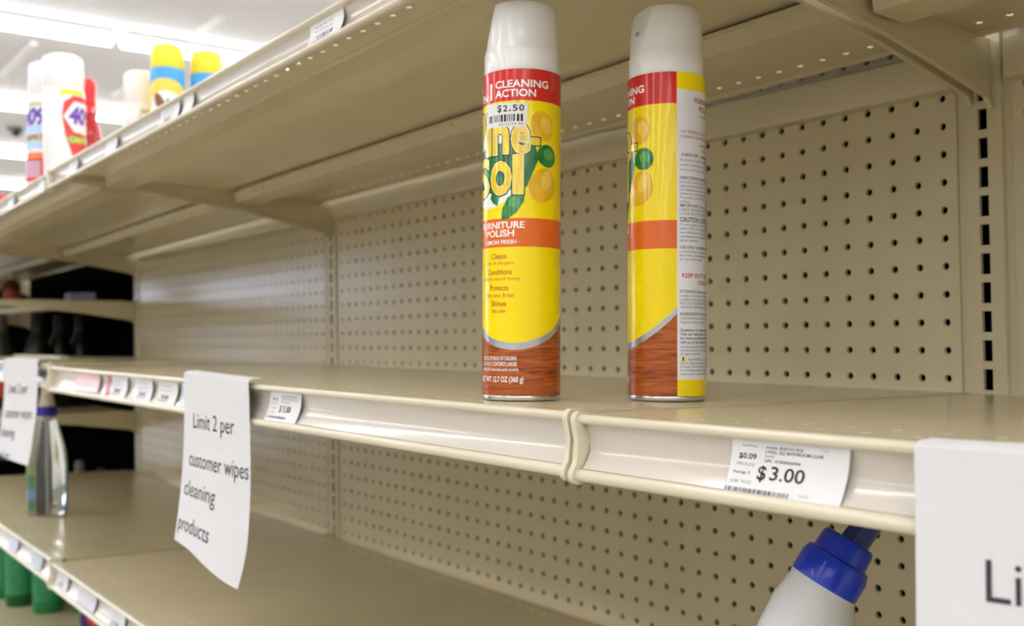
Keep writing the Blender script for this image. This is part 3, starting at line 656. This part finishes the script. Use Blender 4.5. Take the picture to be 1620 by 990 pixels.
    for r_, z in prof:
        for i in range(n):
            th = 2*PI*i/n; rr = r_
            if z > 0.246:
                lim = 0.0258-0.0066*(z-0.246)/0.030; c_ = cos(th)
                if c_ > 0.2 and rr*c_ > lim: rr = lim/c_
            vs.append((rr*cos(th), rr*sin(th), z))
    cp.add(vs, [(j*n+i, j*n+(i+1) % n, (j+1)*n+(i+1) % n, (j+1)*n+i) for j in range(len(prof)-1) for i in range(n)])
    c = cp.build('cap', M_CAP, e, 30, rot=(0, 0, nozzle))
    nz = MB()
    nz.lathe([(0.0016, 0.0), (0.0016, 0.0035), (0.0006, 0.0036)], 16); q = nz.build('nozzle', mat('nozzle_grey', 'A9A8A6', 0.4), c, True, (0.0212, 0, 0.2585), (0, rad(78), 0))
    if with_sticker:
        st = MB(); st.add([(A(-25), 0.1885, 0), (A(41), 0.1868, 0), (A(43), 0.2032, 0), (A(-23), 0.2048, 0)], [(0, 1, 2, 3)]); s_ = wrapped('price_sticker', st, M_TAG, e, 0.00034)
        t = MB(); x = A(-2)
        for ch in '$2.50':
            w_ = 0.0011 if ch == '.' else 0.0032; text_fit(t, ch, x, x+w_, 0.1982 if ch != '$' else 0.1975, 0.1984+0.0008 if ch == '.' else 0.2024 if ch != '$' else 0.203, 0, 0.02); x += w_+0.0014
        barcode(t, A(-20), A(37), 0.1915, 0.1965, 26, 8, 0, -0.02)
        text_fit(t, '810115119-8  020', A(0), A(37), 0.1886, 0.1902, 0, 0.0)
        wrapped('sticker_print', t, M_INK, s_, 0.00038)
    return e
def face(x, y): return math.atan2(CAM.x-x, -(CAM.y-y))
c1 = (-0.1209, -0.4265); c2 = (-0.0614, -0.3400)
build_can('yellow furniture polish spray can with a white price sticker, standing left', (c1[0], c1[1], zs('mid', *c1)+0.0004), -0.0235, face(*c1)+rad(-35), rad(-145), True)
build_can('yellow furniture polish spray can turned to show its white back panel, standing right', (c2[0], c2[1], zs('mid', *c2)+0.0004), -0.0235, face(*c2)+rad(-109), rad(-41), False)

# ================================================================== BLUE CAPPED WHITE BOTTLE
M_HDPE = mat('white_hdpe', 'D9D9D8', 0.35, var=0.01); M_BLUECAP = mat('blue_cap', '0A35C4', 0.28, coat=0.3, var=0.06, scale=60)
ang = math.atan2(CR.y, CR.x); bx, by = 0.0965-0.024*CR.x, -0.38-0.024*CR.y
e = empty('cleaner_bottle', (bx, by, zs('low_right', bx, by)+0.0005), (0, 0, ang), 'white cleaner bottle with an angled blue cap below the $3.00 tag', 'bottle')
MB().loft([(0, 0.002, 0, 0.034, 0.022), (0, 0, 0, 0.038, 0.026), (0, 0.006, 0, 0.042, 0.029), (0.004, 0.09, 0.0, 0.042, 0.030), (0.009, 0.125, 0.10, 0.040, 0.030), (0.014, 0.150, 0.22, 0.037, 0.029), (0.0175, 0.170, 0.38, 0.032, 0.027), (0.0195, 0.186, 0.52, 0.026, 0.023), (0.0228, 0.1985, 0.55, 0.0203, 0.020), (0.0245, 0.2035, 0.56, 0.0192, 0.0192), (0.032, 0.214, 0.56, 0.017, 0.017)], 40).build('body', M_HDPE, e, 60)
cap = empty('cap', (0.0240, 0, 0.2025), (0, 0.56, 0), parent=e)
MB().lathe([(0.0193, 0.0), (0.0196, 0.001), (0.0192, 0.014), (0.0180, 0.0172), (0.0160, 0.0180), (0.0156, 0.0190), (0.0152, 0.0275), (0.0138, 0.0298), (0.0100, 0.0303), (0.0001, 0.0303)], 40).build('screw_cap', M_BLUECAP, cap, True)
o = MB().loft([(0.003, 0.030, 0, 0.0088, 0.0078), (0.004, 0.040, 0.0, 0.0084, 0.0075), (0.005, 0.0505, 0.0, 0.0080, 0.0072)], 6).build('spout', mat('blue_cap_dark', '0A1E72', 0.3), cap)
for k in range(10):
    a = 2*PI*k/10
    MB().box(-0.0006, 0.0006, -0.0003, 0.0007, 0.002, 0.013).build('grip_rib', M_BLUECAP, cap, None, (0.0193*sin(a), -0.0193*cos(a), 0), (0, 0, a))

# ================================================================== CLEAR SPRAY BOTTLE (lower left)
M_CLEAR = mat('clear_plastic', 'E9ECE8', 0.06, var=0.0, trans=0.92, ior=1.38)
wx, wy = -1.665, -0.384
e = empty('spray_bottle', (wx, wy, zs('low_left', wx, wy)+0.0005), (0, 0, face(wx, wy)), 'clear plastic spray bottle with a purple collar on the lower left shelf', 'spray bottle'); e.scale = (1, 1, 0.94)
MB().loft([(0, 0.001, 0, 0.030, 0.018), (0, 0, 0, 0.034, 0.022), (0, 0.006, 0, 0.0365, 0.026), (0, 0.10, 0, 0.0365, 0.026), (0, 0.125, 0, 0.0345, 0.025), (0, 0.15, 0, 0.029, 0.022), (0, 0.18, 0, 0.021, 0.019), (0, 0.203, 0, 0.0165, 0.0165)], 40).build('bottle_body', M_CLEAR, e, 60)
MB().lathe([(0.0185, 0.203), (0.0195, 0.205), (0.0195, 0.219), (0.018, 0.222)], 32).build('collar', mat('purple_collar', '2A1E9A', 0.35), e, True)
MB().loft([(0, 0.222, 0, 0.0155, 0.0165), (0, 0.236, 0, 0.0125, 0.022), (0, 0.250, 0, 0.0105, 0.028), (0, 0.262, 0, 0.0085, 0.030), (0, 0.2655, 0, 0.006, 0.026)], 24).build('sprayer_head', mat('sprayer_cream', 'DDD6C4', 0.4), e, 50)
MB().box(-0.0035, 0.0035, 0.018, 0.026, 0.19, 0.236).build('trigger', mat('sprayer_cream', 'DDD6C4', 0.4), e)
MB().lathe([(0.0022, 0.006), (0.0022, 0.222)], 10).build('dip_tube', M_HDPE, e)
lab = MB()
for z0, z1, mi in ((0.012, 0.034, 0), (0.034, 0.054, 1), (0.054, 0.084, 0), (0.084, 0.112, 2)):
    n = 10
    for i in range(n):
        a0, a1 = [rad(150+95*(i+q)/n) for q in (0, 1)]
        lab.add([(0.0368*cos(a0), 0.0263*sin(a0), z0), (0.0368*cos(a1), 0.0263*sin(a1), z0), (0.0368*cos(a1), 0.0263*sin(a1), z1), (0.0368*cos(a0), 0.0263*sin(a0), z1)], [(0, 1, 2, 3)], mi)
lab.build('bottle_label', [mat('lbl_green', '1F8A3B', 0.4), mat('lbl_blue', '5FA3DE', 0.4), mat('lbl_yellowgreen', '8FA83C', 0.4)], e, rot=(0, 0, rad(-15)))

# ================================================================== GOODS ON THE UPPER SHELF
def cyl_wrap(mb, Rr, lift, name, m, parent):
    return warp(mb, lambda x, y, z: ((Rr+lift)*sin(x/Rr), -(Rr+lift)*cos(x/Rr), y), 0.004).build(name, m, parent, 60)
M_CANW = mat('can_white', 'EFEDEE', 0.3, coat=0.3, var=0.01); M_PURP = mat('print_purple', '6A3FB4', 0.4); M_LRED = mat('print_red', 'E2403E', 0.4); M_LYEL = mat('print_lemon_yellow', 'E9DE3E', 0.4); M_LBLU = mat('print_light_blue', 'B9D4F2', 0.4); M_LORG = mat('print_soft_orange', 'F0814A', 0.4); M_GRN = mat('print_green', '3E9A6A', 0.4)
def white_can(x, y, Rr, H, spin, label, style):
    e = empty('cleaner_can', (x, y, zs('up_left' if x < -1.2192 else 'up', x, y)+0.0005), (-0.0235, 0, face(x, y)+rad(spin)), label, 'spray can', 'white cleaner spray cans on the upper shelf')
    MB().lathe([(Rr*.9, 0.001), (Rr*.97, 0), (Rr, 0.003), (Rr, H*0.70), (Rr*.97, H*0.72), (Rr*.9, H*.725)], 40).build('body', M_CANW, e, True)
    MB().lathe([(Rr*.93, H*.722), (Rr*.965, H*.73), (Rr*.965, H*.95), (Rr*.92, H*.975), (Rr*.7, H*.993), (0.0001, H)], 40).build('cap', mat('cap_frost', 'F3F1F1', 0.35, var=0.0), e, True)
    A_ = lambda d: rad(d)*Rr
    if style == 'red':
        t = MB(); poly(t, [(A_(-52), H*.50), (A_(-46), H*.60), (A_(-20), H*.655), (A_(30), H*.655), (A_(52), H*.60), (A_(54), H*.45), (A_(44), H*.30), (A_(26), H*.16), (A_(8), H*.02), (A_(-8), H*.03), (A_(-26), H*.18), (A_(-44), H*.34)]); cyl_wrap(t, Rr, 0.0001, 'red_shield', M_LRED, e)
        t = MB(); poly(t, [(A_(-48), H*.49), (A_(-18), H*.61), (A_(34), H*.61), (A_(48), H*.50), (A_(34), H*.36), (A_(-20), H*.37)]); cyl_wrap(t, Rr, 0.0002, 'white_badge', M_CANW, e)
        t = MB(); text_fit(t, '409', A_(-34), A_(44), H*.44, H*.565, 0, 0.05, slant=0.15); cyl_wrap(t, Rr, 0.0003, 'number_print', M_PURP, e)
        t = MB(); poly(t, [(A_(-60), H*.655), (A_(18), H*.665), (A_(18), H*.70), (A_(-50), H*.70)]); cyl_wrap(t, Rr, 0.0004, 'yellow_banner', M_LYEL, e)
        t = MB(); poly(t, [(A_(-38), H*.285), (A_(40), H*.285), (A_(40), H*.34), (A_(-38), H*.34)]); cyl_wrap(t, Rr, 0.00035, 'green_bar', M_GRN, e)
        t = MB(); text_fit(t, 'CARPET', A_(-34), A_(36), H*.293, H*.332, 0, 0.05); cyl_wrap(t, Rr, 0.00045, 'bar_print', M_LYEL, e)
        t = MB(); poly(t, [(A_(-18), H*.10), (A_(22), H*.10), (A_(26), H*.20), (A_(-24), H*.20)]); cyl_wrap(t, Rr, 0.0003, 'orange_patch', M_LORG, e)
    elif style == 'blue':
        t = MB(); text_fit(t, '409', A_(-40), A_(44), H*.475, H*.60, 0, 0.05, slant=0.15); cyl_wrap(t, Rr, 0.0003, 'number_print', M_PURP, e)
        t = MB(); poly(t, [(A_(-50), H*.28), (A_(50), H*.28), (A_(50), H*.47), (A_(-50), H*.47)]); cyl_wrap(t, Rr, 0.0001, 'blue_field', M_LBLU, e)
        t = MB(); poly(t, [(A_(-46), H*.34), (A_(46), H*.34), (A_(46), H*.40), (A_(-46), H*.40)]); cyl_wrap(t, Rr, 0.0002, 'yellow_bar', M_LYEL, e)
        t = MB(); text_fit(t, 'CARPET', A_(-40), A_(42), H*.35, H*.39, 0, 0.04); cyl_wrap(t, Rr, 0.0003, 'bar_print', M_PURP, e)
        t = MB(); poly(t, [(A_(-50), H*.02), (A_(50), H*.02), (A_(50), H*.25), (A_(-50), H*.25)]); cyl_wrap(t, Rr, 0.0001, 'red_field', M_LRED, e)
        t = MB(); poly(t, [(A_(-50), H*.20), (A_(50), H*.20), (A_(50), H*.25), (A_(-50), H*.25)]); cyl_wrap(t, Rr, 0.0002, 'orange_strip', M_LORG, e)
        t = MB()
        for q in range(5): poly(t, [(A_(-36), H*(.06+.026*q)), (A_(36), H*(.06+.026*q)), (A_(36), H*(.073+.026*q)), (A_(-36), H*(.073+.026*q))])
        cyl_wrap(t, Rr, 0.0002, 'white_text_lines', M_LBLU, e)
        t = MB(); poly(t, [(A_(-30), H*.62), (A_(40), H*.62), (A_(40), H*.65), (A_(-30), H*.65)]); cyl_wrap(t, Rr, 0.0002, 'small_banner', mat('print_khaki', 'C9C79A', 0.4), e)
    else:
        t = MB(); poly(t, [(A_(-20), H*.62), (A_(60), H*.62), (A_(60), H*.66), (A_(-20), H*.66)]); cyl_wrap(t, Rr, 0.0002, 'small_banner', mat('print_khaki', 'C9C79A', 0.4), e)
        t = MB(); text_fit(t, '409', A_(-40), A_(44), H*.475, H*.60, 0, 0.05); cyl_wrap(t, Rr, 0.0003, 'number_print', mat('print_pale_purple', 'B9A5D8', 0.4), e)
    return e
white_can(-1.303, -0.437, 0.0325, 0.208, 46, 'white capped can with a red shield label on the upper left shelf', 'red')
white_can(-1.368, -0.452, 0.0305, 0.208, -52, 'white capped can with purple lettering on blue, leftmost on the upper shelf', 'blue')
white_can(-1.316, -0.311, 0.0270, 0.208, 20, 'white capped can partly hidden left of the first yellow capped can', 'plain')
M_CAPY = mat('cap_yellow', 'F6E43A', 0.35, var=0.01); M_YB = mat('can_blue', '4FA9EA', 0.35, var=0.12, scale=60); M_YY = mat('can_yellow', 'F2CF4E', 0.35)
def yellow_can(x, y, spin, label):
    Rr, H = 0.0275, 0.236
    e = empty('polish_can', (x, y, zs('up_left' if x < -1.2192 else 'up', x, y)+0.0005), (-0.0235, 0, face(x, y)+rad(spin)), label, 'spray can', 'yellow capped spray cans on the upper shelf')
    MB().lathe([(Rr*.9, 0.001), (Rr*.97, 0), (Rr, 0.003), (Rr, H*0.80), (Rr*.96, H*.815)], 40).build('body', M_YY, e, True)
    MB().lathe([(Rr*.93, H*.813), (Rr*.97, H*.82), (Rr*.95, H*.95), (Rr*.88, H*.985), (Rr*.6, H*.998), (0.0001, H)], 40).build('cap', M_CAPY, e, True)
    A_ = lambda d: rad(d)*Rr
    t = MB(); up = [(A_(a), H*(.82+.0*a)) for a in range(95, -96, -10)]; lo = [(A_(a), H*(.735-.075*(a/95)**2-.02*(a/95))) for a in range(-95, 96, 10)]
    poly(t, lo+up); cyl_wrap(t, Rr, 0.0001, 'blue_band', M_YB, e)
    t = MB(); poly(t, ell(A_(-8), H*.50, A_(70), H*.15, 36)); cyl_wrap(t, Rr, 0.0001, 'white_oval', M_CANW, e)
    t = MB(); poly(t, ell(A_(-28), H*.57, A_(16), H*.07, 20, 0.4)); poly(t, ell(A_(-14), H*.50, A_(12), H*.08, 20)); cyl_wrap(t, Rr, 0.0002, 'brown_pet_print', mat('print_brown', '8A5638', 0.5), e)
    t = MB(); poly(t, ell(A_(6), H*.535, A_(10), H*.06, 20, 0.2)); cyl_wrap(t, Rr, 0.0003, 'dark_pet_print', mat('print_dark', '2E2C33', 0.5), e)
    return e
yellow_can(-1.231, -0.294, 0, 'yellow capped can with a blue band and pet picture, left of the pair')
yellow_can(-1.224, -0.229, 8, 'yellow capped can behind the shelf edge, right of the pair')
# red spray bottle
rx_, ry_ = -1.440, -0.362
e = empty('red_spray_bottle', (rx_, ry_, zs('up_left', rx_, ry_)+0.0005), (-0.0235, 0, face(rx_, ry_)), 'red trigger spray bottle behind the red label can on the upper shelf', 'spray bottle')
M_RB = mat('red_plastic', 'C0202A', 0.25, var=0.06, coat=0.3)
MB().loft([(0, 0.0, 0, 0.020, 0.024), (0, 0.006, 0, 0.0225, 0.028), (0, 0.10, 0, 0.0225, 0.028), (0, 0.125, 0, 0.018, 0.022), (0, 0.14, 0, 0.0125, 0.0125), (0, 0.150, 0, 0.0125, 0.0125)], 32).build('bottle_body', M_RB, e, 50)
MB().lathe([(0.014, 0.150), (0.0145, 0.152), (0.0145, 0.160), (0.013, 0.162)], 24).build('collar', mat('pale_collar', 'E6B9B4', 0.4), e, True)
MB().loft([(0, 0.162, 0, 0.0125, 0.016), (0, 0.178, 0, 0.0105, 0.022), (0, 0.190, 0, 0.0125, 0.028), (0, 0.204, 0, 0.0125, 0.028), (0, 0.210, 0, 0.009, 0.022)], 24).build('sprayer_head', mat('red_sprayer', 'E82A30', 0.3), e, 50)
MB().box(-0.004, 0.004, -0.030, -0.020, 0.145, 0.192).build('trigger', mat('red_sprayer', 'E82A30', 0.3), e)

# ================================================================== GOODS ON THE BASE DECK
M_GB = mat('green_plastic', '0E7A3C', 0.3, var=0.08, coat=0.2); M_GL = mat('green_label', '2F8A58', 0.45, var=0.15, scale=60)
def green_bottle(x, y, label, dark=False, capc='C8372F'):
    e = empty('green_bottle', (x, y, -0.6197), (0, 0, face(x, y)+random.uniform(-.3, .3)), label, 'bottle', 'green cleaner bottles on the base shelf')
    m = mat('dark_green_plastic', '075A28', 0.3, var=0.06) if dark else M_GB
    MB().loft([(0, 0.001, 0, 0.030, 0.022), (0, 0, 0, 0.033, 0.026), (0, 0.006, 0, 0.0355, 0.029), (0, 0.17, 0, 0.0355, 0.029), (0, 0.20, 0, 0.030, 0.025), (0, 0.225, 0, 0.016, 0.016), (0, 0.24, 0, 0.0145, 0.0145)], 32).build('bottle_body', m, e, 50)
    MB().lathe([(0.0165, 0.238), (0.0165, 0.258), (0.014, 0.262), (0.0001, 0.262)], 24).build('cap', mat('cap_'+capc, capc, 0.4), e, True)
    t = MB(); n = 14
    for i in range(n):
        a0, a1 = [rad(200+140*(i+q)/n) for q in (0, 1)]
        t.add([(0.0359*cos(a0), 0.0294*sin(a0), 0.03), (0.0359*cos(a1), 0.0294*sin(a1), 0.03), (0.0359*cos(a1), 0.0294*sin(a1), 0.15), (0.0359*cos(a0), 0.0294*sin(a0), 0.15)], [(0, 1, 2, 3)])
    t.build('bottle_label', M_GL, e)
green_bottle(-2.361, -0.287, 'dark green bottle below the lower left shelf edge, second from the left', True)
green_bottle(-2.243, -0.250, 'green bottle below the lower left shelf edge, third from the left')
green_bottle(-2.185, -0.170, 'green bottle below the lower left shelf edge, rightmost of the green ones')
green_bottle(-2.475, -0.304, 'green bottle below the shelf edge at the left picture border', False)
green_bottle(-2.330, -0.180, 'green bottle in the second row on the base shelf', True)
e = empty('purple_bottle', (-1.90, -0.232, -0.6197), (0, 0, face(-1.9, -.232)), 'purple bottle with a red label at the bottom left, under the shelf edge', 'bottle')
MB().loft([(0, 0.001, 0, 0.028, 0.022), (0, 0, 0, 0.031, 0.026), (0, 0.006, 0, 0.033, 0.028), (0, 0.15, 0, 0.033, 0.028), (0, 0.18, 0, 0.026, 0.023), (0, 0.205, 0, 0.014, 0.014)], 32).build('bottle_body', mat('purple_plastic', '3B1E78', 0.3), e, 50)
MB().lathe([(0.016, 0.204), (0.016, 0.225), (0.0001, 0.228)], 24).build('cap', mat('cap_white2', 'E8E6E2', 0.4), e, True)
t = MB(); poly(t, ell(0, 0.07, 0.02, 0.028, 24)); warp(t, lambda x, y, z: (x, -0.0285*math.sqrt(max(0.01, 1-(x/0.033)**2)), y), 0.004).build('red_badge', M_LRED, e)

# ================================================================== GOODS IN THE DARK BAY
def dark_bottle(x, y, z, H, r, col, capcol, label, band=None):
    e = empty('dark_bottle', (x, y, z), (0, 0, face(x, y)), label, 'bottle', 'bottles in the dark far left bay')
    MB().loft([(0, 0, 0, r*.9, r*.8), (0, 0.005, 0, r, r*.9), (0, H*.6, 0, r, r*.9), (0, H*.72, 0, r*.75, r*.7), (0, H*.82, 0, r*.42, r*.42)], 24).build('bottle_body', mat('plastic_'+col, col, 0.35), e, 50)
    MB().lathe([(r*.46, H*.81), (r*.46, H*.97), (r*.38, H), (0.0001, H)], 20).build('cap', mat('capc_'+capcol, capcol, 0.4), e, True)
    if band: MB().lathe([(r*1.0, H*.12), (r*1.01, H*.13), (r*1.01, H*.45), (r*1.0, H*.46)], 24, sy=0.905).build('label_band', mat('band_'+band, band, 0.45), e, True)
    return e
zt, zl = zs('t_mid', -2.7, -.2)+0.0006, zs('t_low', -2.7, -.2)+0.0006
dark_bottle(-2.700, -0.235, zt+0.0004, 0.085, 0.022, '5E2A2E', 'D8C7B4', 'small jar with a cream cap on the dark bay shelf, right of two', 'B84A4A')
dark_bottle(-2.720, -0.290, zt+0.0008, 0.075, 0.020, '3E4A3A', 'B97A74', 'small jar with a pinkish cap on the dark bay shelf, at the picture edge', '8FA08A')
o = bevel(MB().box(-0.03, 0.03, -0.036, 0.036, 0, 0.034).build('reflection_block', mat('reflection_pale', 'B9B9D0', 0.5), None, False, (-2.70, -0.030-0.02, zt-0.0012), (0, 0, 0.0)), 0.002); tag(o, 'small pale painted carton on the dark bay shelf near the upright', 'reflection')  # pale block added here to paint a reflection
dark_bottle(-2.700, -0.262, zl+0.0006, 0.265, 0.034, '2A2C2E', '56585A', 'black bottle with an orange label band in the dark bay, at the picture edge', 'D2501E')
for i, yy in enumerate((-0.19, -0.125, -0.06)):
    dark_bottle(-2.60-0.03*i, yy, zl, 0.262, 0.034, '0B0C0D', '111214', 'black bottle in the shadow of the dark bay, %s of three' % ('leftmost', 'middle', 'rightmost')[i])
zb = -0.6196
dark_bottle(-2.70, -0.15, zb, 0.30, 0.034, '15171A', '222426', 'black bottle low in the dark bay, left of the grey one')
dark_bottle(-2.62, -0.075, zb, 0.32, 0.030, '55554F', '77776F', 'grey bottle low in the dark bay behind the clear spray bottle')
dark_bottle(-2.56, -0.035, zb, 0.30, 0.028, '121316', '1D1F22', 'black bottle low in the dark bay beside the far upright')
